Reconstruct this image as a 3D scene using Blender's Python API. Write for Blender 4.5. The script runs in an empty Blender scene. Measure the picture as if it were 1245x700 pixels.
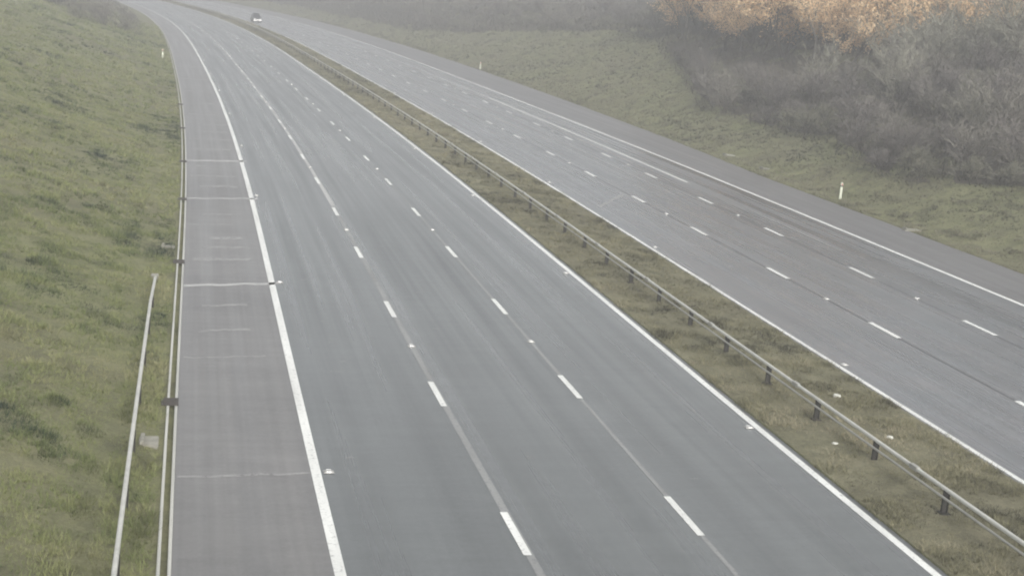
import bpy, bmesh, math, random
import numpy as np
from mathutils import Matrix, Vector

random.seed(7)
rng = np.random.default_rng(11)
R = math.radians
scene = bpy.context.scene
col = scene.collection

# ------------------------------------------------------------ camera, sky, sun, exposure
CAM_H, CAM_PITCH, CAM_F, CAM_ROLL = 10.37, 12.4721, 1629.48, 4.9035
cam_d = bpy.data.cameras.new('camera')
cam = bpy.data.objects.new('camera', cam_d)
col.objects.link(cam)
cam_d.sensor_width = 36.0
cam_d.lens = 36.0 * CAM_F / 1245.0
cam_d.clip_start = 0.5
cam_d.clip_end = 4000.0
cam.matrix_world = (Matrix.Translation((0, 0, CAM_H)) @ Matrix.Rotation(R(90 - CAM_PITCH), 4, 'X')
                    @ Matrix.Rotation(R(CAM_ROLL), 4, 'Z'))
scene.camera = cam

SUN_EL, SUN_AZ = 26.0, 158.0      # azimuth clockwise from +Y: behind the camera, a little to the right
world = bpy.data.worlds.new('World')
scene.world = world
world.use_nodes = True
wt = world.node_tree
wt.nodes.clear()
sky = wt.nodes.new('ShaderNodeTexSky')
sky.sky_type = 'NISHITA'
sky.sun_disc = False
sky.sun_elevation = R(SUN_EL)
sky.sun_rotation = R(SUN_AZ)
sky.dust_density = 4.0
hs = wt.nodes.new('ShaderNodeHueSaturation')
hs.inputs['Saturation'].default_value = 0.16
bgn = wt.nodes.new('ShaderNodeBackground')
bgn.inputs['Strength'].default_value = 0.13
wo = wt.nodes.new('ShaderNodeOutputWorld')
wt.links.new(sky.outputs[0], hs.inputs['Color'])
wt.links.new(hs.outputs[0], bgn.inputs['Color'])
wt.links.new(bgn.outputs[0], wo.inputs['Surface'])

sd = bpy.data.lights.new('sun', 'SUN')
sd.energy = 0.95
sd.angle = R(24)
sd.color = (1.0, 0.93, 0.84)
sun = bpy.data.objects.new('sun', sd)
col.objects.link(sun)
dv = Vector((math.sin(R(SUN_AZ)) * math.cos(R(SUN_EL)), math.cos(R(SUN_AZ)) * math.cos(R(SUN_EL)), math.sin(R(SUN_EL))))
sun.rotation_euler = dv.to_track_quat('Z', 'Y').to_euler()
sun.location = (0, 0, 80)

vs = scene.view_settings
vs.view_transform = 'Standard'
vs.look = 'None'
vs.gamma = 1.0
vs.use_curve_mapping = False
vs.exposure = 1.40
scene.cycles.filter_width = 2.0
scene.cycles.max_bounces = 5
scene.cycles.diffuse_bounces = 2
scene.cycles.glossy_bounces = 2
scene.cycles.transmission_bounces = 2
scene.cycles.volume_bounces = 0

# ------------------------------------------------------------ alignment of the motorway
KN = np.array([0, 30, 60, 100, 150, 220, 320, 450, 700, 760, 1400.])
KV = np.array([.2069, -.2919, .4364, .4355, .0809, .7459, .9048, .8578, .8, 0, 0]) * 1e-3
SS = np.arange(0, 1400, .5)
_k = np.interp(SS, KN, KV)
_h = R(14.1031) + np.concatenate([[0], np.cumsum((_k[1:] + _k[:-1]) / 2 * .5)])
_x = 2.948 + np.concatenate([[0], np.cumsum(-(np.sin(_h[1:]) + np.sin(_h[:-1])) / 2 * .5)])
_y = np.concatenate([[0], np.cumsum((np.cos(_h[1:]) + np.cos(_h[:-1])) / 2 * .5)])

def P(t, s, z=0.0):
    """lateral offset t from the hard shoulder line, chainage s -> world"""
    t = np.asarray(t, float); s = np.asarray(s, float)
    t, s, z = np.broadcast_arrays(t, s, np.asarray(z, float))
    sc_ = np.clip(s, 0, 1399)
    h = np.interp(sc_, SS, _h)
    ex = np.minimum(s, 0)
    x = np.interp(sc_, SS, _x) - np.sin(h) * ex + t * np.cos(h)
    y = np.interp(sc_, SS, _y) + np.cos(h) * ex + t * np.sin(h)
    return np.stack([x, y, z], -1)

def heading(s):
    return float(np.interp(s, SS, _h))

def edge(s):
    return np.interp(s, [0, 80, 100, 130, 170, 300], [33.2, 33.35, 34.3, 35.1, 35.7, 36.6])

def vnoise(x, y, seed=0):
    xi = np.floor(x).astype(np.int64); yi = np.floor(y).astype(np.int64)
    fx = x - xi; fy = y - yi
    fx = fx * fx * (3 - 2 * fx); fy = fy * fy * (3 - 2 * fy)
    def hsh(a, b):
        n = (a * 374761393 + b * 668265263 + seed * 974711) & 0x7fffffff
        n = ((n ^ (n >> 13)) * 1274126177) & 0x7fffffff
        return ((n ^ (n >> 16)) & 0xffff) / 65535.0
    return ((hsh(xi, yi) * (1 - fx) + hsh(xi + 1, yi) * fx) * (1 - fy)
            + (hsh(xi, yi + 1) * (1 - fx) + hsh(xi + 1, yi + 1) * fx) * fy)

T_L, T_M1, T_M2 = -3.15, 11.80, 16.50
def gz(t, s):
    t = np.asarray(t, float); s = np.asarray(s, float)
    t, s = np.broadcast_arrays(t, s)
    z = np.full(t.shape, -0.05)
    a = np.maximum(0, T_L - t)                       # left bank
    zl = 0.01 + 0.05 * np.minimum(a, 1.0) + 0.27 * np.clip(a - 1.2, 0, 20) + 0.08 * np.clip(a - 21.2, 0, 200)
    z = np.where(t < T_L + .001, zl, z)
    u = t - edge(s)
    zr = 0.01 + 0.02 * np.clip(u, 0, 1.6) + 0.36 * np.clip(u - 1.6, 0, 19) + 0.16 * np.clip(u - 20.6, 0, 45) + 0.07 * np.clip(u - 65, 0, 260)
    z = np.where(u > -.001, zr, z)
    m = (t > T_M1 - .001) & (t < T_M2 + .001)
    z = np.where(m, 0.02 + 0.05 * np.sin(np.clip((t - T_M1) / (T_M2 - T_M1), 0, 1) * math.pi), z)
    amp = np.clip(np.maximum(np.maximum(a - .5, u - .5), np.where(m, np.minimum(t - T_M1, T_M2 - t), 0)) / 2.0, 0, 1)
    n = (vnoise(t / .9, s / 1.3, 3) - .5) * .14 + (vnoise(t / 4, s / 7, 5) - .5) * .5 * np.clip(np.maximum(a, u) / 6, 0, 1)
    return z + amp * n

# ------------------------------------------------------------ helpers
def mat(name, rough=0.8, spec=0.3):
    m = bpy.data.materials.new(name)
    m.use_nodes = True
    b = m.node_tree.nodes['Principled BSDF']
    b.inputs['Roughness'].default_value = rough
    b.inputs['Specular IOR Level'].default_value = spec
    return m, m.node_tree, b

def N(nt, kind, **kw):
    n = nt.nodes.new(kind)
    for k, v in kw.items():
        if k in n.inputs: n.inputs[k].default_value = v
        else: setattr(n, k, v)
    return n

def noise(nt, vec, scale, detail=4, rough=.6, sc=None):
    n = N(nt, 'ShaderNodeTexNoise', Scale=scale, Detail=detail, Roughness=rough)
    if sc is not None:
        mp = N(nt, 'ShaderNodeMapping')
        mp.inputs['Scale'].default_value = sc
        nt.links.new(vec, mp.inputs['Vector'])
        vec = mp.outputs[0]
    nt.links.new(vec, n.inputs['Vector'])
    return n.outputs['Fac']

def ramp(nt, fac, stops):
    r = nt.nodes.new('ShaderNodeValToRGB')
    e = r.color_ramp.elements
    while len(e) < len(stops): e.new(.5)
    for i, (p_, c) in enumerate(stops):
        e[i].position = p_
        e[i].color = (*c, 1) if len(c) == 3 else c
    nt.links.new(fac, r.inputs[0])
    return r.outputs[0]

def mix(nt, fac, a, b, mode='MIX'):
    m = nt.nodes.new('ShaderNodeMix')
    m.data_type = 'RGBA'; m.blend_type = mode
    for sock, v in ((m.inputs[0], fac), (m.inputs[6], a), (m.inputs[7], b)):
        if hasattr(v, 'is_linked'): nt.links.new(v, sock)
        elif isinstance(v, (tuple, list)): sock.default_value = (*v, 1) if len(v) == 3 else v
        else: sock.default_value = v
    return m.outputs[2]

def bump(nt, b, h, strength=.4, dist=.02):
    bn = N(nt, 'ShaderNodeBump', Strength=strength, Distance=dist)
    nt.links.new(h, bn.inputs['Height'])
    nt.links.new(bn.outputs[0], b.inputs['Normal'])

def grey(v): return (v, v, v)

def asphalt(name, c0, c1, tint, streak, rough, lane0=None):
    m, nt, b = mat(name, rough, .5)
    uv = N(nt, 'ShaderNodeUVMap').outputs[0]
    fine = noise(nt, uv, 14, 5, .8)
    mid = noise(nt, uv, .55, 5, .6)
    st = noise(nt, uv, 1.0, 4, .55, (1.9, .03, 1))
    st2 = noise(nt, uv, 1.0, 3, .5, (6.0, .05, 1))
    cr = noise(nt, uv, 1.0, 4, .7, (.35, 2.2, 1))
    agg = noise(nt, uv, 5.5, 6, .85)
    c = ramp(nt, fine, [(.25, c0), (.75, c1)])
    c = mix(nt, 1.0, c, ramp(nt, agg, [(.3, grey(.84)), (.7, grey(1.16))]), 'MULTIPLY')
    c = mix(nt, ramp(nt, mid, [(.35, grey(0)), (.7, grey(.55))]), c, tint)
    c = mix(nt, 1.0, c, ramp(nt, st, [(.3, grey(1 - streak)), (.7, grey(1 + streak))]), 'MULTIPLY')
    c = mix(nt, 1.0, c, ramp(nt, st2, [(.3, grey(1 - streak * .6)), (.7, grey(1 + streak * .6))]), 'MULTIPLY')
    c = mix(nt, 1.0, c, ramp(nt, cr, [(.35, grey(.92)), (.7, grey(1.09))]), 'MULTIPLY')
    patch = noise(nt, uv, .13, 3, .5, (1.4, 1, 1))
    c = mix(nt, 1.0, c, ramp(nt, patch, [(.35, grey(.93)), (.65, grey(1.08))]), 'MULTIPLY')
    if lane0 is not None:      # polished wheel tracks, two to a lane of 3.7 m
        sep = N(nt, 'ShaderNodeSeparateXYZ'); nt.links.new(uv, sep.inputs[0])
        a = N(nt, 'ShaderNodeMath', operation='SUBTRACT'); nt.links.new(sep.outputs[0], a.inputs[0]); a.inputs[1].default_value = lane0
        d = N(nt, 'ShaderNodeMath', operation='MULTIPLY'); nt.links.new(a.outputs[0], d.inputs[0]); d.inputs[1].default_value = 2 * math.pi / 1.86
        w = N(nt, 'ShaderNodeMath', operation='COSINE'); nt.links.new(d.outputs[0], w.inputs[0])
        e = N(nt, 'ShaderNodeMath', operation='MULTIPLY_ADD'); nt.links.new(w.outputs[0], e.inputs[0]); e.inputs[1].default_value = .5; e.inputs[2].default_value = .5
        c = mix(nt, 1.0, c, ramp(nt, e.outputs[0], [(.1, grey(1.05)), (.9, grey(.93))]), 'MULTIPLY')
    nt.links.new(c, b.inputs['Base Color'])
    rr = ramp(nt, st, [(.3, grey(rough - .10)), (.7, grey(rough + .12))])
    nt.links.new(rr, b.inputs['Roughness'])
    bump(nt, b, fine, .35, .01)
    return m

M = {}
M['lane_l'] = asphalt('asphalt near carriageway', (.080, .087, .088), (.108, .116, .116), (.100, .108, .107), .09, .31, 0.93)
M['shoulder_l'] = asphalt('asphalt near shoulder', (.108, .107, .105), (.156, .154, .150), (.166, .163, .158), .15, .42)
M['lane_r'] = asphalt('asphalt far carriageway', (.080, .087, .091), (.114, .122, .127), (.124, .118, .118), .24, .26, 17.9)
M['shoulder_r'] = asphalt('asphalt far shoulder', (.10, .099, .098), (.145, .143, .141), (.13, .127, .125), .10, .5)

def paint(name, col_, wear=.35, back=(.11, .115, .115), wscale=9, lo=.42):
    m, nt, b = mat(name, .5, .4)
    uv = N(nt, 'ShaderNodeUVMap').outputs[0]
    n1 = noise(nt, uv, wscale, 6, .8)
    n2 = noise(nt, uv, 1.0, 3, .6, (2, .25, 1))
    w = ramp(nt, n1, [(lo - .12, grey(wear)), (lo, grey(0))])
    d = ramp(nt, n2, [(.3, tuple(x * .78 for x in col_)), (.65, col_)])
    c = mix(nt, w, d, back)
    nt.links.new(c, b.inputs['Base Color'])
    bump(nt, b, n1, .2, .004)
    return m
M['white'] = paint('white road paint', (.70, .71, .68), .75, lo=.46)
M['white_worn'] = paint('worn white road paint', (.66, .67, .63), .8, lo=.47)
M['joint'] = paint('pale joint sealant', (.235, .24, .235), .8, lo=.48)
M['joint_pale'] = paint('bleached transverse joint', (.38, .38, .37), .8, (.15, .148, .146), 4, .46)
M['joint_sheen_faint'] = paint('faint scuffed joint and painted wet sheen', (.27, .27, .262), 1.0, (.125, .122, .122), 5, .50)
M['tar'] = paint('dark overband sealant', (.055, .057, .06), .8, (.1, .105, .105), lo=.5)
M['concrete_kerb'] = paint('pale concrete edging', (.47, .47, .43), .5, (.22, .22, .2), 5)

def plain(name, c, rough=.6, spec=.4, metal=0, var=.25, scale=6):
    m, nt, b = mat(name, rough, spec)
    tc = N(nt, 'ShaderNodeTexCoord').outputs['Object']
    n = noise(nt, tc, scale, 5, .7)
    c2 = ramp(nt, n, [(.3, tuple(x * (1 - var) for x in c)), (.7, tuple(min(1, x * (1 + var)) for x in c))])
    nt.links.new(c2, b.inputs['Base Color'])
    b.inputs['Metallic'].default_value = metal
    return m
M['galv'] = plain('weathered galvanised steel', (.50, .50, .46), .5, .5, .35, .15, 3)
M['galv_low'] = plain('dull grey rail steel', (.34, .34, .31), .6, .4, .3, .15, 3)
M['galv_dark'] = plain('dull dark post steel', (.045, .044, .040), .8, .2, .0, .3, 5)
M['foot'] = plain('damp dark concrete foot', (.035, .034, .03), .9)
M['iron'] = plain('rusty cast iron', (.05, .045, .04), .7)
M['post_white'] = plain('white plastic post', (.52, .54, .45), .5, var=.08)
M['red_refl'] = plain('red reflector', (.45, .03, .02), .3)
M['glass_refl'] = plain('white glass reflector', (.8, .8, .78), .2)
M['stud'] = plain('grey cast stud casing', (.30, .30, .29), .6)
M['black'] = plain('black rubber', (.02, .02, .02), .7)
M['litter'] = plain('white litter', (.5, .5, .46), .6, var=.1)
M['log'] = plain('bleached dead wood', (.42, .40, .34), .8)
M['concrete'] = plain('weathered concrete', (.24, .235, .20), .85, var=.25, scale=4)
M['car_trim'] = plain('pale bumper', (.7, .7, .69), .4)
M['car_paint'] = plain('dark grey car paint', (.06, .062, .066), .3, .5, 0, .03)
M['car_glass'] = plain('dark car glass', (.02, .022, .025), .1, .5, 0, .05)
M['plate'] = plain('white number plate', (.75, .75, .72), .5, var=.02)
M['rim'] = plain('alloy wheel', (.4, .4, .41), .35, .5, .6, .05)
M['lens'] = plain('clear headlight lens', (.8, .8, .82), .15, .6, 0, .03)

def vcol(name, rough=.9, trans=0.0):
    m, nt, b = mat(name, rough, .15)
    a = N(nt, 'ShaderNodeAttribute'); a.attribute_name = 'Col'
    nt.links.new(a.outputs['Color'], b.inputs['Base Color'])
    if trans:
        t_ = nt.nodes.new('ShaderNodeBsdfTranslucent'); nt.links.new(a.outputs['Color'], t_.inputs['Color'])
        x_ = nt.nodes.new('ShaderNodeMixShader'); x_.inputs[0].default_value = trans
        nt.links.new(b.outputs[0], x_.inputs[1]); nt.links.new(t_.outputs[0], x_.inputs[2])
        nt.links.new(x_.outputs[0], nt.nodes['Material Output'].inputs['Surface'])
    return m
M['leaf'] = vcol('sunlight tinted leaves', .8, .5)
M['blades'] = vcol('grass blades', .9, .25)
M['twigs'] = vcol('bare twigs')

def mk_ground(name='rough verge soil and grass', a=(.085, .090, .052), b_=(.165, .172, .090), c_=(.225, .222, .125)):
    m, nt, b = mat(name, .95, .1)
    tc = N(nt, 'ShaderNodeTexCoord').outputs['Object']
    big = noise(nt, tc, .12, 4, .6); med = noise(nt, tc, .9, 5, .65); fn = noise(nt, tc, 9, 6, .75)
    c = ramp(nt, med, [(.3, a), (.5, b_), (.72, c_)])
    c = mix(nt, ramp(nt, big, [(.4, grey(0)), (.65, grey(.6))]), c, (.145, .135, .092))
    c = mix(nt, 1.0, c, ramp(nt, fn, [(.3, grey(.72)), (.7, grey(1.25))]), 'MULTIPLY')
    nt.links.new(c, b.inputs['Base Color'])
    bump(nt, b, fn, .8, .06)
    return m
M['ground'] = mk_ground()
M['median'] = mk_ground('thin median soil and dead grass', (.090, .088, .060), (.17, .165, .108), (.235, .222, .150))
def mk_litter():
    m, nt, b = mat('leaf litter floor', .95, .1)
    tc = N(nt, 'ShaderNodeTexCoord').outputs['Object']
    n = noise(nt, tc, 2.2, 6, .75)
    nt.links.new(ramp(nt, n, [(.3, (.05, .046, .036)), (.7, (.12, .11, .085))]), b.inputs['Base Color'])
    bump(nt, b, n, .8, .1)
    return m
M['floor'] = mk_litter()

def tag(o, label=None, cat=None, group=None, kind=None):
    if label: o['label'] = label
    if cat: o['category'] = cat
    if group: o['group'] = group
    if kind: o['kind'] = kind
    return o

def link(name, me, m=None, parent=None):
    o = bpy.data.objects.new(name, me)
    col.objects.link(o)
    if m is not None and me is not None and len(me.materials) == 0: me.materials.append(m)
    if parent is not None: o.parent = parent
    return o

def empty(name, loc=(0, 0, 0), rz=0):
    o = bpy.data.objects.new(name, None)
    o.empty_display_size = .3
    col.objects.link(o); o.location = loc; o.rotation_euler = (0, 0, rz)
    return o

def np_mesh(name, verts, faces, cols=None, uv=None, smooth=False):
    """faces: (n,k) int array; cols per face (n,3)"""
    faces = np.asarray(faces); nf, k = faces.shape
    me = bpy.data.meshes.new(name)
    me.vertices.add(len(verts)); me.vertices.foreach_set('co', np.asarray(verts, np.float32).ravel())
    me.loops.add(nf * k); me.loops.foreach_set('vertex_index', faces.astype(np.int32).ravel())
    me.polygons.add(nf); me.polygons.foreach_set('loop_start', np.arange(0, nf * k, k, dtype=np.int32))
    me.polygons.foreach_set('loop_total', np.full(nf, k, np.int32))
    if smooth: me.polygons.foreach_set('use_smooth', np.ones(nf, bool))
    if uv is not None:
        l = me.uv_layers.new(name='UVMap')
        l.data.foreach_set('uv', np.asarray(uv, np.float32)[faces.ravel()].ravel())
    if cols is not None:
        a = me.color_attributes.new('Col', 'FLOAT_COLOR', 'CORNER')
        c = np.ones((nf, k, 4), np.float32); c[..., :3] = np.asarray(cols)[:, None, :]
        a.data.foreach_set('color', c.ravel())
    me.update(calc_edges=True)
    me.validate()
    return me

def grid_faces(nr, nc):
    i = np.arange(nr - 1)[:, None] * nc + np.arange(nc - 1)[None, :]
    return np.stack([i, i + 1, i + nc + 1, i + nc], -1).reshape(-1, 4)

def sheet(name, ts, svals, z=0.0, zf=None):
    """ts: (ns,nt) lateral positions per chainage"""
    ts = np.asarray(ts, float)
    if ts.ndim == 1: ts = np.broadcast_to(ts, (len(svals), len(ts)))
    S2 = np.broadcast_to(np.asarray(svals, float)[:, None], ts.shape)
    Z = zf(ts, S2) if zf is not None else np.full(ts.shape, z)
    V = P(ts, S2, Z).reshape(-1, 3)
    uv = np.stack([ts, S2], -1).reshape(-1, 2)
    f = grid_faces(*ts.shape)
    return np_mesh(name, V, f, uv=uv)

def box_bm(bm, x0, x1, y0, y1, z0, z1):
    vs_ = [bm.verts.new(v) for v in ((x0, y0, z0), (x1, y0, z0), (x1, y1, z0), (x0, y1, z0), (x0, y0, z1), (x1, y0, z1), (x1, y1, z1), (x0, y1, z1))]
    for f in ((3, 2, 1, 0), (4, 5, 6, 7), (0, 1, 5, 4), (1, 2, 6, 5), (2, 3, 7, 6), (3, 0, 4, 7)):
        bm.faces.new([vs_[i] for i in f])
    return vs_

def bm_mesh(name, bm, bevel=0, seg=2):
    if bevel: bmesh.ops.bevel(bm, geom=bm.edges[:], offset=bevel, segments=seg, affect='EDGES')
    bmesh.ops.recalc_face_normals(bm, faces=bm.faces[:])
    me = bpy.data.meshes.new(name); bm.to_mesh(me); bm.free()
    return me

# ------------------------------------------------------------ ground, one sheet to the horizon
s_g = np.concatenate([[-300, -150, -80, -40, -15], np.arange(0, 200, 1.2), np.arange(200, 420, 3), np.arange(430, 800, 30), [850, 1000, 1200, 1390]])
left_t = [-700, -450, -300, -200, -140, -100, -75, -60, -50, -42, -36, -32] + list(np.arange(-29, -4.2, .9)) + [-4.0, -3.6, T_L]
mid_t = [T_L + .02, -1, T_M1 - .02, T_M1] + list(np.linspace(T_M1 + .4, T_M2 - .4, 9)) + [T_M2, T_M2 + .02, 25]
rt_u = [-.02, 0, .4, .8, 1.2, 1.6] + list(np.arange(2.4, 24, .9)) + [26, 30, 36, 42, 50, 60, 75, 95, 120, 160, 220, 300, 420, 600, 850]
T = np.array([left_t + mid_t + list(edge(s) + np.array(rt_u)) for s in s_g])
g = link('ground', sheet('ground', T, s_g, zf=gz), M['ground']); tag(g, kind='structure')

tm_ = [T_M1] + list(np.linspace(T_M1 + .4, T_M2 - .4, 9)) + [T_M2]
tag(link('median_ground', sheet('median', tm_, np.concatenate([np.arange(0, 200, 1.2), np.arange(200, 420, 3)]), zf=lambda a, b: gz(a, b) + .012), M['median']), kind='structure')

# ------------------------------------------------------------ carriageways and shoulders
s_r = np.concatenate([[-120, -60, -20], np.arange(0, 460, 4.), np.arange(470, 800, 15.)])
def strip(name, t0, t1, m, z, s=s_r, kind='structure', nt_=4):
    o = link(name, sheet(name, np.linspace(t0, t1, nt_), s, z), M[m])
    return tag(o, kind=kind)
strip('hard_shoulder', -2.90, 0.0, 'shoulder_l', 0.0, nt_=5)
strip('near_carriageway', 0.0, 11.82, 'lane_l', 0.0, nt_=9)
strip('far_carriageway', 16.48, 29.2, 'lane_r', 0.0, nt_=9)
Tsh = np.array([[29.2, 31, edge(s) + .02] for s in s_r])
tag(link('far_hard_shoulder', sheet('far_shoulder', Tsh, s_r, 0.0), M['shoulder_r']), kind='structure')

# slot drain edging along the near hard shoulder: two concrete ribs with a sunken slot
def sweep_profile(name, prof, svals, closed=False):
    prof = np.array(prof, float)
    ts = np.broadcast_to(prof[:, 0], (len(svals), len(prof))); S2 = np.broadcast_to(np.asarray(svals, float)[:, None], ts.shape)
    Z = np.broadcast_to(prof[:, 1], ts.shape)
    V = P(ts, S2, Z).reshape(-1, 3); f = grid_faces(*ts.shape)
    return np_mesh(name, V, f, uv=np.stack([ts, S2], -1).reshape(-1, 2))
s_k = np.concatenate([[-60, -20], np.arange(0, 420, 3.)])
tag(link('drainage_kerb', sweep_profile('drain', [(-2.90, -.02), (-2.90, .030), (-2.965, .034), (-2.967, -.10), (-3.09, -.10), (-3.092, .040), (-3.15, .044), (-3.16, -.05)], s_k), M['concrete_kerb']), kind='structure')

# painted lines
def line(name, t, w, m='white', s0=-60, s1=700, z=.004):
    s = np.concatenate([np.arange(s0, min(s1, 460), 3.), np.arange(460, s1 + .1, 12.)]) if s1 > 460 else np.arange(s0, s1 + .1, 2.)
    return strip(name, t - w / 2, t + w / 2, m, z, s, nt_=2)
tag(link('drainage_slot', sweep_profile('slot', [(-2.969, -.06), (-3.03, -.062), (-3.088, -.06)], s_k), M['tar']), kind='structure')

line('edge_line', 0.03, .21)
line('edge_line', 11.55, .19)
line('edge_line', 16.72, .16)
line('edge_line', 29.2, .23)
line('rumble_joint', 26.42, .17, 'joint', 56, 76, .004)
line('rumble_joint', 26.42, .20, 'white_worn', 76, 128, .004)
line('rumble_joint', 26.45, .2, 'joint_pale', 128, 230, .004)
for t_, a_, b_, w_ in ((25.7, 84, 210, .22), (27.6, 95, 230, .25), (22.4, 100, 230, .28), (18.6, 110, 240, .3), (23.6, 70, 150, .15)):  # sheen of the wet road, painted as pale strips
    line('wet_sheen_streak', t_, w_, 'joint_sheen_faint', a_, b_, .004)
line('lane_joint', 3.68, .17, 'joint', -20, 62, .004)
line('lane_joint', 3.68, .20, 'joint_pale', 62, 330, .004)
line('lane_joint', 7.46, .11, 'joint', -20, 330, .004)
line('lane_joint', 20.72, .07, 'tar', -20, 420, .004)
line('lane_joint', 24.85, .06, 'tar', -20, 420, .004)
def dashes(name, t, ph, w=.16, n=70):
    V, F, UV = [], [], []
    for k in range(-4, n):
        s = ph + 9 * k
        for j, ss in enumerate((s - 1.05, s + 1.05)):
            for tt in (t - w / 2, t + w / 2):
                V.append(P(tt, ss, .008)); UV.append((tt, ss))
        b = len(V) - 4
        F.append((b, b + 1, b + 3, b + 2))
    tag(link(name, np_mesh(name, np.array(V), np.array(F), uv=np.array(UV)), M['white']), kind='structure')
dashes('lane_dashes', 3.64, 24.56)
dashes('lane_dashes', 7.45, 25.35)
dashes('lane_dashes', 20.74, 41.5, .2)
dashes('lane_dashes', 24.88, 42.2, .2)

# transverse joints and scuffs on the hard shoulder
def cross(t0, t1, s, w, m, skew=.5, z=.004, name='transverse_joint'):
    n = 9
    tt = np.linspace(t0, t1, n)
    off = skew * (tt - t0) / (t1 - t0) + (rng.random(n) - .5) * .12
    V = np.concatenate([P(tt, s + off - w / 2 * (.7 + .6 * rng.random(n)), z), P(tt, s + off + w / 2 * (.7 + .6 * rng.random(n)), z)])
    f = grid_faces(2, n)
    uv = np.concatenate([np.stack([tt, np.full(n, s)], -1), np.stack([tt, np.full(n, s + w)], -1)])
    tag(link(name, np_mesh(name, V, f, uv=uv), M[m]), kind='structure')
for s in (45.0, 62.3, 74.6):
    cross(-2.88, .33, s, .3 if s < 70 else .55, 'joint_pale', .8)
for s, a, b, w in ((27.6, -2.85, -.1, .1), (36.5, -2.8, -.6, .12), (49.2, -2.6, -.5, .35), (53.2, -2.0, -.7, .4), (56, -2.8, -1.0, .2), (69.3, -2.7, -.4, .35),
                   (72.6, -2.8, -1.9, .4), (84, -2.8, -.2, .3), (92, -1.7, -.2, .6), (98, -2.6, -.4, .4), (106, -1.6, -.2, .7), (116, -2.8, -.3, .5),
                   (128, -2.8, -.2, .7), (143, -2.8, -.2, .7), (160, -2.8, -.2, 1.0), (178, -2.8, -.2, 1.2), (205, -2.8, -.2, 1.2), (51.4, -2.3, -.5, .3), (58.5, -2.2, -.6, .3), (66, -2.3, -.5, .5), (79.5, -2.7, -.4, .5), (42.3, -2.3, -.9, .2), (39.3, -2.4, -.9, .2), (88, -2.2, -.3, .5)):
    cross(a, b, s, w * 1.15, 'joint_sheen_faint', .3)
cross(17.6, 20.3, 65.4, .5, 'joint_sheen_faint', 4.5, name='skewed_joint')

for k in range(26):      # light scuffs where debris and tyres marked the lanes
    s = random.uniform(22, 80); t = random.choice([.9, 1.3, 4.6, 5.1, 8.6]) + random.uniform(-.25, .25)
    cross(t, t + random.uniform(.12, .32), s, random.uniform(.03, .08), 'joint_sheen_faint', .02, name='tyre_scuff')

# ------------------------------------------------------------ road studs
def stud_meshes():
    bm = bmesh.new()
    v = box_bm(bm, -.12, .12, -.09, .09, 0, .030)
    for i in (4, 5, 6, 7):
        v[i].co.x *= .7; v[i].co.y *= .55
    body = bm_mesh('stud body', bm, .004, 1)
    bm = bmesh.new()
    box_bm(bm, -.05, .05, -.012, .012, -.012, .010)
    return body, bm_mesh('stud lens', bm)
STUD_BODY, STUD_LENS = stud_meshes()
STUD_BODY.materials.append(M['stud']); STUD_LENS.materials.append(M['glass_refl'])
stud_rows = [(0.30, 27.9, 9, 'edge line of the near hard shoulder'), (3.66, 38.1, 9, 'line between first and second near lanes'),
             (7.46, 38.9, 9, 'line between second and third near lanes'), (11.30, 31.0, 7, 'solid line left of the grassy median'),
             (16.97, 37.0, 6, 'solid line right of the grassy median'), (20.72, 46.0, 6, 'line between third and second far lanes'), (24.86, 46.6, 6, 'line between second and first far lanes')]
for t, s0, n, where in stud_rows:
    for k in range(n):
        s = s0 + 18 * k
        e = empty('road_stud', P(t, s, .009), heading(s))
        tag(e, 'small pale reflective road stud on the ' + where, 'road stud', 'road studs on the ' + where)
        link('stud_body', STUD_BODY, parent=e); [setattr(link('reflector', STUD_LENS, parent=e), 'location', (0, y, .024)) for y in (-.062, .062)]

# ------------------------------------------------------------ steel safety barriers
W = [(.000, .310), (.012, .300), (.012, .270), (.075, .225), (.075, .205), (.012, .165), (.012, .145), (.075, .105), (.075, .085), (.012, .040), (.012, .010), (.0, .0)]
def beam(name, tc, side, svals, ztop=None):
    ts, zs = [], []
    for s in svals:
        zt = .62 if ztop is None else ztop(s)
        ts.append([tc + side * a for a, _ in W]); zs.append([zt - .31 + b for _, b in W])
    ts = np.array(ts); zs = np.array(zs); S2 = np.broadcast_to(np.asarray(svals, float)[:, None], ts.shape)
    me = np_mesh(name, P(ts, S2, zs).reshape(-1, 3), grid_faces(*ts.shape), uv=np.stack([ts, S2], -1).reshape(-1, 2))
    return me
def post_bm(h):
    bm = bmesh.new()
    pr = [(-.06, -.006), (.048, -.006), (.048, -.05), (.06, -.05), (.06, .006), (-.048, .006), (-.048, .05), (-.06, .05)]
    a = [bm.verts.new((x, y, -.1)) for x, y in pr]; b = [bm.verts.new((x, y, h)) for x, y in pr]
    for i in range(8): bm.faces.new((a[i], a[(i + 1) % 8], b[(i + 1) % 8], b[i]))
    bm.faces.new(b); bm.faces.new(a[::-1])
    return bm
def post_geo(h):
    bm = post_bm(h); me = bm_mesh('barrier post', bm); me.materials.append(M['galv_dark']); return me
PM = post_geo(.53)
bm = bmesh.new(); box_bm(bm, -.12, .12, -.12, .12, -.06, .03)
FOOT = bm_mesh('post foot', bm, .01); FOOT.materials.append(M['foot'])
TB = 13.42
mb = empty('safety_barrier', P(TB, 24, 0.05))
tag(mb, 'long double sided steel crash barrier on short posts down the grassy median', 'crash barrier')
inv_ = Matrix.Translation(Vector(P(TB, 24, 0.05))).inverted()
def kid(name, me, parent, m=None):
    o = link(name, me, m, parent); o.matrix_parent_inverse = Matrix.Translation(parent.location).inverted(); return o
s_b = np.arange(-40, 440, 3.18)
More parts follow.
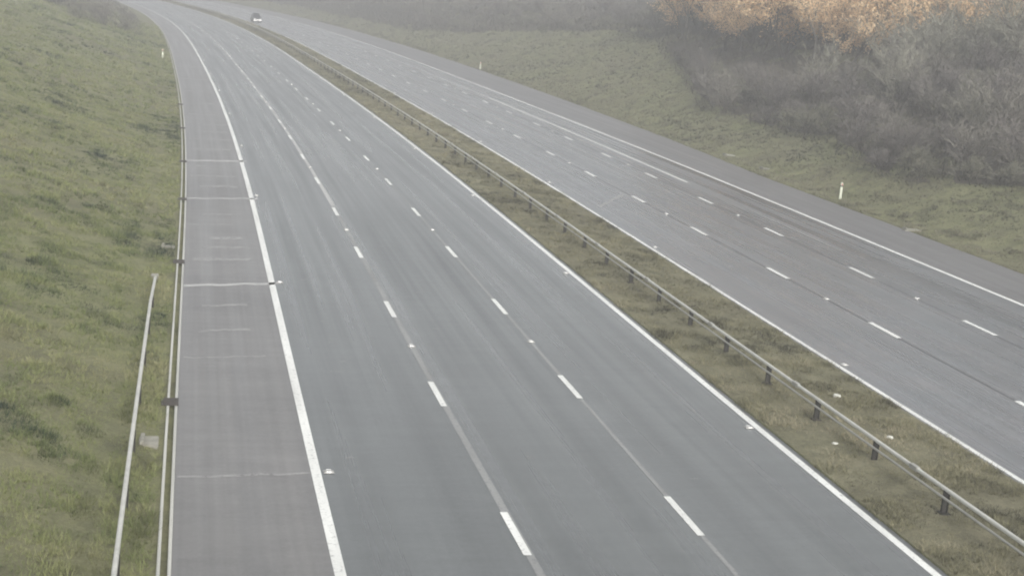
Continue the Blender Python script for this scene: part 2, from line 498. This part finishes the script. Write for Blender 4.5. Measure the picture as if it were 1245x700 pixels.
def rail(name, t0, t1, z0, z1, svals):
    pr = [(t0, z0 + .02), (t0, z1 - .02), (t0 + .02, z1), (t1 - .02, z1), (t1, z1 - .02), (t1, z0 + .02), (t1 - .02, z0), (t0 + .02, z0), (t0, z0 + .02)]
    return sweep_profile(name, pr, svals)
kid('top_rail', rail('top rail', TB - .042, TB + .042, .55, .635, s_b), mb, M['galv'])
kid('lower_rail', rail('lower rail', TB - .10, TB - .05, .40, .46, s_b), mb, M['galv_low'])
s0 = 25.1833 - 3.1833 * 2
posts_s = [s0 + 3.1833 * k for k in range(-6, 128)]
vis = [s for s in posts_s if s > 17][:99]
for s in vis:
    o = kid('post', PM, mb); o.location = P(TB, s, .05); o.rotation_euler = (0, 0, heading(s))
    if s < 50: link('foot', FOOT, parent=o)
bm = bmesh.new()
for s in posts_s:
    if s in vis: continue
    b2 = post_bm(.53); b2.transform(Matrix.Translation(Vector(P(TB, s, .05))) @ Matrix.Rotation(heading(s), 4, 'Z'))
    tmp = bpy.data.meshes.new('t'); b2.to_mesh(tmp); b2.free(); bm.from_mesh(tmp); bpy.data.meshes.remove(tmp)
tag(kid('far_posts', bm_mesh('far posts', bm), mb, M['galv_dark']), kind='stuff')

for s in vis[:40:2]:
    bm = bmesh.new(); box_bm(bm, -.052, .052, -.16, .16, .535, .65)
    o = kid('rail_sleeve', bm_mesh('sleeve', bm, .008), mb, M['galv_low']); o.location = P(TB, s + 1.4, 0); o.rotation_euler = (0, 0, heading(s))
TLb = -3.80
lb = empty('safety_barrier', P(TLb, 24, 0.03))
tag(lb, 'short steel crash barrier with sloping end on the left verge beside the hard shoulder', 'crash barrier')
zt = lambda s: float(np.interp(s, [40.5, 45.6], [.60, .16]))
sv = np.concatenate([np.arange(-4, 40.5, 3.2), np.linspace(40.5, 45.6, 8)])
pr = [(-.045, -.08), (-.045, -.02), (-.025, 0), (.025, 0), (.045, -.02), (.045, -.08), (.025, -.10), (-.025, -.10), (-.045, -.08)]
ts = np.array([[TLb + a for a, _ in pr]] * len(sv)); zs = np.array([[zt(q) + b for _, b in pr] for q in sv])
kid('top_rail', np_mesh('left rail', P(ts, sv[:, None], zs).reshape(-1, 3), grid_faces(*ts.shape)), lb, M['galv'])
for s in np.arange(-3.0, 44, 3.2):
    o = kid('post', PM if s < 40.5 else post_geo(max(.12, zt(s) - .10)), lb)
    o.location = P(TLb, s, .03); o.rotation_euler = (0, 0, heading(s))
bm = bmesh.new(); box_bm(bm, -.14, .10, -.05, .35, -.1, .14)
o = kid('end_anchor', bm_mesh('anchor', bm, .02), lb, M['concrete']); o.location = P(TLb, 45.6, .03); o.rotation_euler = (0, 0, heading(45))

# ------------------------------------------------------------ marker posts, gullies, drains, litter
def marker(t, s, label):
    z = float(gz(t, s))
    e = empty('marker_post', P(t, s, z - .03), heading(s)); tag(e, label, 'marker post', 'white marker posts along the verges')
    bm = bmesh.new(); v = box_bm(bm, -.07, .07, -.045, .045, 0, .98)
    for i in (4, 7): v[i].co.z += .05
    link('post_body', bm_mesh('post body', bm, .012), M['post_white'], e)
    bm = bmesh.new(); box_bm(bm, -.073, .073, -.048, .048, .76, .84)
    link('black_band', bm_mesh('band', bm), M['black'], e)
    bm = bmesh.new(); box_bm(bm, -.03, .03, -.056, -.047, .86, .95)
    link('reflector', bm_mesh('refl', bm), M['red_refl'], e)
marker(34.45, 72, 'white marker post on the right verge below the nearest bare shrubs')
marker(36.0, 171.5, 'distant white marker post on the right verge by the pale grass bank')
marker(-4.1, 152, 'distant marker post on the left verge where the road starts to bend')

def gully(s, label):
    e = empty('gully_grate', P(-3.08, s, .05), heading(s)); tag(e, label, 'drain grate', 'iron gully grates in the left drainage kerb')
    bm = bmesh.new()
    xs = [-.2, -.16, .16, .2]; ys = [-.26] + [v for k in range(8) for v in (-.22 + k * .0571, -.185 + k * .0571)] + [.26]
    g_ = [[bm.verts.new((x, y, .02)) for x in xs] for y in ys]
    for a in range(len(ys) - 1):
        for b in range(3):
            if b == 1 and a % 2 == 1 and 0 < a < len(ys) - 2: continue
            bm.faces.new((g_[a][b], g_[a][b + 1], g_[a + 1][b + 1], g_[a + 1][b]))
    ex = bmesh.ops.extrude_face_region(bm, geom=bm.faces[:])
    bmesh.ops.translate(bm, verts=[v for v in ex['geom'] if isinstance(v, bmesh.types.BMVert)], vec=(0, 0, -.03))
    link('grate', bm_mesh('gg', bm), M['iron'], e)
for s, w in ((32.5, 'nearest dark iron grate in the left drainage kerb, beside the crash barrier'), (48.5, 'iron grate in the left kerb just beyond the end of the crash barrier'),
             (61.8, 'iron grate in the left kerb at the second transverse joint'), (73.8, 'iron grate in the left kerb at the third transverse joint'),
             (89, 'iron grate in the left kerb beyond the third transverse joint'), (104, 'farthest iron grate in the left drainage kerb')):
    gully(s, w)

def apron(t, s, w, d, label, rz=0):
    z = float(gz(t, s))
    e = empty('drain_outlet', P(t, s, z), heading(s) + rz); tag(e, label, 'drain outlet')
    bm = bmesh.new(); v = box_bm(bm, -w / 2, w / 2, -d / 2, d / 2, -.05, .06)
    v[0].co.y *= .3; v[4].co.y *= .3
    link('slab', bm_mesh('slab', bm, .015), M['concrete'], e)
    bm = bmesh.new(); box_bm(bm, -w / 2 + .03, -w / 2 + .12, -d / 2 + .1, d / 2 - .02, .061, .14)
    link('upstand', bm_mesh('up', bm, .01), M['concrete'], e)
apron(-3.48, 29.6, .42, .7, 'small pale concrete drain outlet between the left kerb and the crash barrier')
apron(-3.5, 51.0, .5, .4, 'low concrete drain outlet in the grass beyond the end of the crash barrier')
apron(33.55, 62.3, .9, .5, 'concrete drain outlet on the right verge nearest the camera', .1)
apron(35.2, 84.0, .8, .7, 'middle one of three concrete drain outlets on the right verge')
apron(35.5, 90.5, 1.2, .8, 'long concrete drain outlet on the right verge, the farthest one')

def litter(t, s, r, label, seed):
    rr = random.Random(seed); bm = bmesh.new()
    bmesh.ops.create_icosphere(bm, subdivisions=2, radius=r)
    for v in bm.verts:
        f = .6 + .7 * rr.random(); v.co = Vector((v.co.x * f * 1.3, v.co.y * f, v.co.z * f * .55))
    o = link('litter', bm_mesh('litter', bm), M['litter']); o.location = P(t, s, float(gz(t, s)) + r * .5)
    tag(o, label, 'litter')
litter(14.96, 33.5, .085, 'crumpled white litter in the median grass right of the crash barrier, the farther piece', 1)
litter(14.72, 30.0, .07, 'crumpled white litter in the median grass right of the crash barrier, the nearer piece', 2)
litter(13.0, 29.6, .055, 'tiny white litter scrap in the median grass left of the crash barrier', 3)

# ------------------------------------------------------------ distant car
def build_car():
    s = 274.0
    e = empty('car', P(18.5, s, 0), heading(s)); tag(e, 'small dark car with a pale front bumper in the outer lane of the far carriageway', 'car')
    # faces -Y (towards the camera); profile in (y,z)
    secs = [(-2.0, .32, .58, .74), (-1.9, .25, .66, .82), (-1.2, .22, .78, .85), (-.95, .22, .92, .86), (.9, .22, .95, .87), (1.7, .24, .95, .85), (2.0, .34, .85, .78)]
    V = []; 
    for y, z0, z1, w in secs:
        V += [(-w, y, z0 + .1), (-w * .96, y, z0), (w * .96, y, z0), (w, y, z0 + .1), (w, y, z1 - .16), (w * .92, y, z1), (-w * .92, y, z1), (-w, y, z1 - .16)]
    F = []
    for i in range(len(secs) - 1):
        for j in range(8):
            a = i * 8 + j; b = i * 8 + (j + 1) % 8
            F.append((a, b, b + 8, a + 8))
    bm = bmesh.new(); vv = [bm.verts.new(v) for v in V]
    for f in F: bm.faces.new([vv[i] for i in f])
    bm.faces.new(vv[:8]); bm.faces.new(vv[-8:])
    link('body', bm_mesh('car body', bm, .02), M['car_paint'], e)
    bm = bmesh.new()
    lo = [(-.74, -1.0, .90), (.74, -1.0, .90), (.74, 1.65, .94), (-.74, 1.65, .94)]; hi = [(-.56, -.45, 1.60), (.56, -.45, 1.60), (.56, 1.25, 1.62), (-.56, 1.25, 1.62)]
    a = [bm.verts.new(v) for v in lo]; b = [bm.verts.new(v) for v in hi]
    for i in range(4): bm.faces.new((a[i], a[(i + 1) % 4], b[(i + 1) % 4], b[i]))
    bm.faces.new(b); bm.faces.new(a)
    link('windows', bm_mesh('glasshouse', bm, .02), M['car_glass'], e)
    bm = bmesh.new(); box_bm(bm, -.55, .55, -.43, 1.24, 1.622, 1.67); link('roof', bm_mesh('roof', bm, .015), M['black'], e)
    for x in (-1, 1):
        bm = bmesh.new(); box_bm(bm, x * .58 - .14, x * .58 + .14, -2.04, -1.9, .62, .74); link('headlight', bm_mesh('hl', bm, .02), M['lens'], e)
        bm = bmesh.new(); box_bm(bm, x * .93 - .09, x * .93 + .09, -.85, -.75, .92, 1.03); link('mirror', bm_mesh('mi', bm, .02), M['car_paint'], e)
        for y in (-1.25, 1.3):
            wh = empty('wheel', (x * .76, y, .31)); wh.parent = e
            for nm, r, w, mm in (('tyre', .31, .2, 'black'), ('rim', .2, .215, 'rim')):
                bm = bmesh.new(); bmesh.ops.create_cone(bm, cap_ends=True, segments=20, radius1=r, radius2=r, depth=w)
                bm.transform(Matrix.Rotation(R(90), 4, 'Y')); link(nm, bm_mesh(nm, bm, .01), M[mm], wh)
    bm = bmesh.new(); box_bm(bm, -.78, .78, -2.10, -1.97, .28, .60); link('bumper', bm_mesh('gr', bm, .03), M['car_trim'], e)
    bm = bmesh.new(); box_bm(bm, -.26, .26, -2.12, -2.105, .38, .49); link('number_plate', bm_mesh('np', bm), M['plate'], e)
build_car()

# ------------------------------------------------------------ grass
camM = np.array(cam.matrix_world.inverted())
def in_view(Pw, margin=.25):
    q = Pw @ camM[:3, :3].T + camM[:3, 3]
    d = -q[:, 2]
    tx = 622.5 / CAM_F; ty = 350 / CAM_F
    return (d > 5) & (np.abs(q[:, 0]) < d * tx * (1 + margin) + 1.5) & (np.abs(q[:, 1]) < d * ty * (1 + margin) + 1.5)

def tufts(name, area, pal, label, hscale=1.0):
    """area: list of (t0,t1,s0,s1,density,width factor)"""
    pos = []; wf = []
    for t0, t1, s_0, s_1, den, w in area:
        n = int((t1 - t0) * (s_1 - s_0) * den)
        t = rng.uniform(t0, t1, n); s = rng.uniform(s_0, s_1, n)
        if name == 'verge_grass': t = edge(s) + t
        pw = P(t, s, gz(t, s) - .02)
        k = in_view(pw)
        pos.append(np.concatenate([pw[k], t[k, None], s[k, None]], 1)); wf.append(np.full(k.sum(), w))
    pos = np.concatenate(pos); wf = np.concatenate(wf); n = len(pos)
    nb = 7
    base = np.repeat(pos[:, :3], nb, 0); w = np.repeat(wf, nb)
    t = np.repeat(pos[:, 3], nb); s = np.repeat(pos[:, 4], nb)
    clump = vnoise(t / .8, s / .8, 9); m = n * nb
    th = np.repeat(rng.uniform(.6, 1.25, n), nb)
    h = (.045 + .15 * clump ** 1.3) * th * hscale * rng.uniform(.5, 1.3, m) * (1 + .25 * w)
    ang = rng.uniform(0, 2 * math.pi, m); lean = rng.uniform(.15, 1.5, m)
    base = base + np.stack([np.cos(ang), np.sin(ang), 0 * ang], -1) * (rng.uniform(0, .05, m) * (1 + w))[:, None]
    d = np.stack([np.cos(ang), np.sin(ang), 0 * ang], -1); side = np.stack([-np.sin(ang), np.cos(ang), 0 * ang], -1)
    bw = (.007 + .010 * w)[:, None]
    tip = base + d * (h * lean)[:, None] + np.array([0, 0, 1.]) * h[:, None]
    V = np.stack([base - side * bw, base + side * bw, tip], 1).reshape(-1, 3)
    F = np.arange(m * 3).reshape(-1, 3)
    pal = np.array(pal)
    dark_ = vnoise(t / .5, s / 1.1, 77) > .78
    big = vnoise(t / 3.5, s / 5, 21); med = vnoise(t / .6, s / .6, 31)
    idx = np.clip(((big * .55 + med * .45) * 1.5 - .25 + rng.normal(0, .09, m)) * len(pal), 0, len(pal) - 1).astype(int)
    C = pal[idx] * rng.uniform(.82, 1.18, (m, 1)) * np.where(dark_, .62, 1.0)[:, None]
    o = link(name, np_mesh(name, V, F, cols=C), M['blades'])
    tag(o, label, 'grass', kind='stuff')
green = [(.040, .056, .036), (.100, .124, .056), (.165, .192, .080), (.205, .228, .098), (.235, .248, .118), (.26, .258, .14)]
dull = [(.050, .050, .038), (.13, .126, .080), (.20, .192, .120), (.245, .232, .150), (.31, .285, .20)]
tufts('bank_grass', [(-9, -3.25, 17, 34, 130, .12), (-12, -3.25, 34, 55, 75, .35), (-17, -3.25, 55, 95, 26, .8), (-24, -3.3, 95, 150, 6, 2.2), (-30, -3.3, 150, 230, 3.5, 3.5)], green,
      'rough olive green grass covering the left bank')
tufts('median_grass', [(11.74, 16.56, 20, 40, 130, .12), (11.74, 16.56, 40, 70, 60, .35), (11.75, 16.5, 70, 130, 22, .9), (11.95, 16.35, 130, 380, 5, 2.4)], dull,
      'short dull grass in the strip between the carriageways', .95)
tufts('verge_grass', [(-.12, 12, 45, 80, 30, .5), (-.1, 16, 80, 130, 12, 1.2), (.05, 26, 130, 230, 4, 2.8), (.05, 16, 230, 400, 2.5, 4)], [(.08,.08,.056), (.125,.123,.082), (.165,.16,.108), (.195,.187,.13), (.22,.208,.15)],
      'pale rough grass on the slope right of the far hard shoulder')

# ------------------------------------------------------------ bare shrubs and trees
def seg_mesh(name, segs, c0, c1, sides=3, m=None, seed=0):
    A = np.array([[*a, *b, ra, rb] for a, b, ra, rb in segs]); n = len(A)
    p0, p1, r0, r1 = A[:, :3], A[:, 3:6], A[:, 6], A[:, 7]
    d = p1 - p0; d /= np.linalg.norm(d, axis=1)[:, None] + 1e-9
    up = np.where(np.abs(d[:, 2:3]) < .9, np.array([[0, 0, 1.]]), np.array([[1., 0, 0]]))
    u = np.cross(d, up); u /= np.linalg.norm(u, axis=1)[:, None] + 1e-9
    v = np.cross(d, u)
    rg = np.random.default_rng(seed)
    if sides == 1:
        a = rg.uniform(0, math.pi, n); w = u * np.cos(a)[:, None] + v * np.sin(a)[:, None]
        V = np.stack([p0 - w * r0[:, None], p0 + w * r0[:, None], p1 + w * r1[:, None], p1 - w * r1[:, None]], 1).reshape(-1, 3)
        F = np.arange(4 * n).reshape(-1, 4); k = 1
    else:
        an = np.arange(sides) * 2 * math.pi / sides
        ring = u[:, None, :] * np.cos(an)[None, :, None] + v[:, None, :] * np.sin(an)[None, :, None]
        V = np.concatenate([p0[:, None] + ring * r0[:, None, None], p1[:, None] + ring * r1[:, None, None]], 1).reshape(-1, 3)
        j = np.arange(sides); q = np.stack([j, (j + 1) % sides, (j + 1) % sides + sides, j + sides], -1)
        F = (np.arange(n)[:, None, None] * 2 * sides + q[None]).reshape(-1, 4); k = sides
    f = rg.random(n)[:, None]; C = np.array(c0) * (1 - f) + np.array(c1) * f
    return np_mesh(name, V, F, cols=np.repeat(C, k, 0))

def grow(rr, h, r, depth, nst, spread, droop=0, twig=.028, tw_n=5, stems=1):
    """returns (trunk segments, twig segments)"""
    wood, tw = [], []
    def br(p, d, L, r_, dep):
        steps = 3 if dep < depth else 2
        pts = [p]
        for i in range(steps):
            d = (d + Vector((rr.uniform(-1, 1), rr.uniform(-1, 1), rr.uniform(-.5, .7) - droop)) * .22).normalized()
            q = pts[-1] + d * (L / steps); pts.append(q)
            ra = r_ * (1 - .35 * i / steps); rb = r_ * (1 - .35 * (i + 1) / steps)
            (wood if dep <= 1 else tw).append((pts[-2], q, ra, rb))
        if dep >= depth:
            for k in range(tw_n):
                a = pts[rr.randrange(len(pts))]
                dd = (d + Vector((rr.uniform(-1, 1), rr.uniform(-1, 1), rr.uniform(-.6, .8))) * .9).normalized()
                LL = L * rr.uniform(.35, .8); b = a + dd * LL
                tw.append((a, b, twig * .6, twig * .3))
                for _ in range(2):
                    c = a + (b - a) * rr.uniform(.3, .9)
                    d3 = (dd + Vector((rr.uniform(-1, 1), rr.uniform(-1, 1), rr.uniform(-.7, .7)))).normalized()
                    tw.append((c, c + d3 * LL * .5, twig * .45, twig * .2))
            return
        for k in range(nst):
            i = rr.randint(1, len(pts) - 1); a = pts[i]
            dd = (d + Vector((rr.uniform(-1, 1), rr.uniform(-1, 1), rr.uniform(-.35, .6))) * spread).normalized()
            br(a, dd, L * rr.uniform(.55, .8), max(r_ * .55, twig * .6), dep + 1)
        br(pts[-1], d, L * .7, max(r_ * .6, twig * .6), dep + 1)
    for k in range(stems):
        a = rr.uniform(0, 6.28); sp = .0 if stems == 1 else rr.uniform(.1, .75)
        d = Vector((math.cos(a) * sp, math.sin(a) * sp, 1)).normalized()
        br(Vector((math.cos(a) * sp * .35, math.sin(a) * sp * .35, -.3)), d, h * rr.uniform(.38, .5), r * rr.uniform(.7, 1), 0)
    return wood, tw

greyw = ((.11, .104, .088), (.205, .194, .168))
mauve = ((.095, .088, .080), (.185, .172, .158))
olive = ((.11, .111, .086), (.21, .205, .156))
sun_tint = ((.70, .50, .29), (.95, .74, .48))  # orange of low sun on the treetops, put into the leaf colour
pale = ((.145, .142, .112), (.25, .244, .198))
def variant(kind, seed):
    rr = random.Random(seed)
    if kind == 'shrub':
        w, t = grow(rr, 3.4, .035, 2, 3, .95, 0, .026, 6, 7); c = mauve if seed % 2 else greyw
    elif kind == 'thicket':
        w, t = grow(rr, 1.9, .02, 2, 3, 1.3, .25, .024, 6, 9); c = olive if seed % 2 else mauve
    elif kind == 'tree':
        w, t = grow(rr, 7.5, .10, 3, 3, .85, 0, .030, 4, 2); c = greyw if seed % 2 else olive
    elif kind == 'pale':
        w, t = grow(rr, 4.6, .05, 2, 3, .9, 0, .028, 7, 6); c = pale
    else:
        w, t = grow(rr, 6.5, .09, 3, 3, .85, 0, .030, 3, 2); c = greyw
    tm = seg_mesh('stem', w, (.05, .045, .038), (.11, .10, .085), 5, seed=seed); tm.materials.append(M['twigs'])
    if kind == 'sun_tinted':
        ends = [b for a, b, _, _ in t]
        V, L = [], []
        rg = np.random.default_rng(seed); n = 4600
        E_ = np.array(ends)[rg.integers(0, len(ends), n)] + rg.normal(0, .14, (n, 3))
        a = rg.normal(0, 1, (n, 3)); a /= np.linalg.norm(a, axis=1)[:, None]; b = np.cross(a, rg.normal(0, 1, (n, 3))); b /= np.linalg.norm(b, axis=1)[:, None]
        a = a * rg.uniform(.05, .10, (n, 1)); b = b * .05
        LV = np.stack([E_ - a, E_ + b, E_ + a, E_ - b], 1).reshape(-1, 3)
        f = rg.random((n, 1)); LC = np.array(sun_tint[0]) * (1 - f) + np.array(sun_tint[1]) * f
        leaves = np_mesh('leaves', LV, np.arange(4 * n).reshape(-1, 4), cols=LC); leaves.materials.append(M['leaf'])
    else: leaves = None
    cm = seg_mesh('twigs', t, *c, 1, seed=seed + 5); cm.materials.append(M['twigs'])
    return tm, cm, leaves
VAR = {k: [variant(k, sd_) for sd_ in sds] for k, sds in (('shrub', (1, 2, 3, 4)), ('thicket', (5, 6, 7)), ('tree', (8, 9, 10, 11)), ('sun_tinted', (12, 13, 14)), ('pale', (15, 16, 17)))}
print('faces', {k: [len(v[1].polygons) for v in vv] for k, vv in VAR.items()})

def bound(s):      # where the scrub begins, metres beyond the shoulder's edge
    return np.interp(s, [40, 60, 65, 70, 76, 85, 110, 121, 136, 153, 173, 197, 218, 240, 300], [9, 8.2, 7.6, 4.8, 5.2, 7, 6.8, 9.4, 13.5, 17.5, 19, 14.8, 10, 6.8, 6.5])
placed = []
count = {}
LBL = {'shrub': ('bare_shrub', 'shrub', 'bare many-stemmed shrub'), 'thicket': ('bramble_thicket', 'shrub', 'low tangled bramble thicket'),
       'tree': ('bare_tree', 'tree', 'slender leafless tree'), 'pale': ('willow_shrub', 'shrub', 'tall pale grey green willow shrub'), 'sun_tinted': ('sun_tinted_tree', 'tree', 'small tree with leaves coloured as low orange sunlight')}
def plant(kind, t, s, where, sc=1.0):
    z = float(gz(t, s)); pw = P(t, s, z)
    name, cat, txt = LBL[kind]
    tm, cm, lv = random.choice(VAR[kind])
    e = empty(name, pw, random.uniform(0, 6.28)); k = sc * random.uniform(.8, 1.2); e.scale = (k * random.uniform(.9, 1.15), k * random.uniform(.9, 1.15), k)
    tag(e, txt + ' ' + where, cat, {'shrub': 'bare shrubs ', 'thicket': 'bramble thickets ', 'tree': 'leafless trees ', 'sun_tinted': 'trees with sunlight painted into the leaves ', 'pale': 'pale willow shrubs '}[kind] + where)
    link('trunk', tm, parent=e); c = link('crown', cm, parent=e)
    if lv is not None: link('leaves', lv, parent=c)
    placed.append((t, s)); count[kind] = count.get(kind, 0) + 1
def sun_tint_zone(t, s):  # treetops whose sunlit glow is painted as leaf colour
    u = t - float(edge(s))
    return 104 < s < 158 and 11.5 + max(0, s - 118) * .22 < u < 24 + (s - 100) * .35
def scatter(n, s_0, s_1, u0, u1, kinds, where, mind, rel=True, left=False, sc=1.0):
    done = 0
    for _ in range(n * 40):
        if done >= n: break
        s = random.uniform(s_0, s_1)
        t = random.uniform(u0, u1)
        if rel: t = float(edge(s) + bound(s)) + t
        if any((a - t) ** 2 + (b - s) ** 2 < mind * mind for a, b in placed): continue
        if rel and sun_tint_zone(t, s): continue
        if not in_view(P(t, s, gz(t, s))[None] + np.array([0, 0, 1.5]), .2)[0]: continue
        plant(random.choice(kinds), t, s, where, sc); done += 1
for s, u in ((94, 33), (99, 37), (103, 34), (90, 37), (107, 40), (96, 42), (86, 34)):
    plant('sun_tinted', float(edge(s)) + u, s, 'high on the right bank right of the bright cluster', .9)
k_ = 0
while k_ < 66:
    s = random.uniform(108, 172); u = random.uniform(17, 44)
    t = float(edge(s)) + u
    if not sun_tint_zone(t, s) or any((a - t) ** 2 + (b - s) ** 2 < 6.0 for a, b in placed): k_ += .01; continue
    plant('sun_tinted' if random.random() < .93 else 'pale', t, s, 'in the bright cluster high on the right bank', 1.2); k_ += 1
# front fringe, then the slope, then the crest of the right bank
scatter(26, 48, 85, .3, 4, ['thicket', 'thicket', 'shrub'], 'on the lower right slope nearest the camera', 1.5, sc=.8)
scatter(40, 48, 100, 3, 17, ['shrub', 'shrub', 'thicket', 'pale'], 'massed on the right slope above the marker post', 1.9)
scatter(32, 85, 140, .2, 9, ['thicket', 'shrub'], 'along the foot of the right slope scrub', 2.0, sc=.9)
scatter(50, 80, 170, 7, 26, ['shrub', 'pale', 'pale', 'tree', 'pale'], 'in the middle of the wooded right slope', 2.7)
scatter(26, 140, 230, .3, 12, ['shrub', 'thicket'], 'above the pale grass of the right bank', 3.0)
scatter(56, 60, 200, 22, 50, ['tree', 'pale', 'pale'], 'on the crest of the right bank', 3.4)
scatter(44, 200, 380, .5, 30, ['tree', 'shrub', 'thicket'], 'on the far right bank where the road bends away', 4.0)
scatter(26, 176, 225, -30, -7.5, ['shrub', 'thicket'], 'on the left bank where the grass ends', 2.6, rel=False)
scatter(34, 200, 330, -40, -6.5, ['shrub', 'thicket', 'tree'], 'on the far left bank inside the bend', 3.2, rel=False)
print('plants', count)

# dead undergrowth beneath the shrubs, one tangled mass
def undergrowth(name, samples, label, c0, c1, h=1.0):
    t, s, w = samples
    pw = P(t, s, gz(t, s) - .05); k = in_view(pw); pw = pw[k]; w = w[k]; n = len(pw)
    a = rng.uniform(0, 6.28, n); L = h * rng.uniform(.3, 1.2, n) * (1 + w * .1)
    d = np.stack([np.cos(a) * .8, np.sin(a) * .8, rng.uniform(.3, 1.1, n)], -1)
    p1 = pw + d * (L * .5)[:, None]; p2 = p1 + d * np.array([1, 1, rng.uniform(-.6, .3)]) * (L * .5)[:, None]
    sd_ = np.stack([-np.sin(a), np.cos(a), 0 * a], -1) * (.012 + .008 * w)[:, None]
    V = np.stack([pw - sd_, pw + sd_, p1 + sd_ * .8, p1 - sd_ * .8, p2 + sd_ * .3, p2 - sd_ * .3], 1).reshape(-1, 3)
    b = np.arange(n)[:, None] * 6
    F = np.concatenate([b + np.array([[0, 1, 2, 3]]), b + np.array([[3, 2, 4, 5]])], 0)
    f = rng.random((n, 1)) * .7 + .3 * vnoise(t[k] / 3, s[k] / 3, 4)[:, None]
    C = np.array(c0) * (1 - f) + np.array(c1) * f
    o = link(name, np_mesh(name, V, F, cols=np.concatenate([C, C])), M['twigs']); tag(o, label, 'undergrowth', kind='stuff')
n = 90000
s = 45 + 335 * rng.random(n) ** 1.5; t = edge(s) + bound(s) + rng.random(n) * 40 - .6
undergrowth('bramble_undergrowth', (t, s, s / 50), 'brown grey brambles and dead stems beneath the right bank shrubs', (.05, .046, .038), (.14, .128, .10))
n = 14000
s = rng.uniform(182, 380, n); t = rng.uniform(-45, -6, n)
undergrowth('dead_bracken', (t, s, s / 50), 'grey dead stems and bracken on the far left bank', (.08, .075, .06), (.15, .14, .11))

# far woodland that reads as one mass
def woodland():
    Vs, Fs, Cs = [], [], []; off = 0
    arrs = []
    for tm, cm, _ in VAR['tree'] + VAR['shrub'][:2]:
        v = np.empty(len(cm.vertices) * 3, np.float32); cm.vertices.foreach_get('co', v); v = v.reshape(-1, 3)
        f = np.empty(len(cm.loops), np.int32); cm.loops.foreach_get('vertex_index', f); f = f.reshape(-1, 4)
        c = np.empty(len(cm.loops) * 4, np.float32); cm.color_attributes['Col'].data.foreach_get('color', c); c = c.reshape(-1, 4, 4)[:, 0, :3]
        keep = rng.random(len(f)) < .5
        arrs.append((v, f[keep], c[keep]))
    k = 0
    for _ in range(4000):
        if k >= 230: break
        s = rng.uniform(60, 620)
        t = rng.uniform(-160, -12) if (rng.random() < .25 and s > 330) else edge(s) + rng.uniform(42, 190)
        pw = P(t, s, gz(t, s))
        if not in_view(pw[None] + np.array([0, 0, 3.]), .25)[0]: continue
        v, f, c = arrs[rng.integers(len(arrs))]
        a = rng.uniform(0, 6.28); sc_ = rng.uniform(1.0, 1.6); ca, sa = math.cos(a) * sc_, math.sin(a) * sc_
        w = np.stack([v[:, 0] * ca - v[:, 1] * sa, v[:, 0] * sa + v[:, 1] * ca, v[:, 2] * sc_], -1) + pw
        Vs.append(w); Fs.append(f + off); Cs.append(c * rng.uniform(.8, 1.2)); off += len(w); k += 1
    o = link('far_woodland', np_mesh('woodland', np.concatenate(Vs), np.concatenate(Fs), cols=np.concatenate(Cs)), M['twigs'])
    tag(o, 'hazy leafless woodland behind and above both banks', 'woodland', kind='stuff')
woodland()

# floor of leaf litter under the scrub: a sheet just over the ground
s_f = np.arange(44, 400, 3.)
Tf = np.array([edge(s) + bound(s) + np.concatenate([[0.], np.arange(2, 60, 2.5)]) + (vnoise(np.array([s / 4]), np.array([.5]), 8)[0] - .5) * 2 for s in s_f])
tag(link('woodland_floor', sheet('floor', Tf, s_f, zf=lambda a, b: gz(a, b) + .03), M['floor']), kind='structure')

# ------------------------------------------------------------ haze
bm = bmesh.new(); box_bm(bm, -800, 800, -320, 1500, -3, 70)
hz = bm_mesh('haze', bm)
hm = bpy.data.materials.new('haze'); hm.use_nodes = True
hn = hm.node_tree; hn.nodes.clear()
pv = hn.nodes.new('ShaderNodeVolumePrincipled'); pv.inputs['Density'].default_value = .0028
pv.inputs['Color'].default_value = (.93, .94, .95, 1); pv.inputs['Anisotropy'].default_value = .2
ho = hn.nodes.new('ShaderNodeOutputMaterial'); hn.links.new(pv.outputs[0], ho.inputs['Volume'])
hz.materials.append(hm)
tag(link('haze', hz), 'thin pale winter haze', 'haze', kind='stuff')
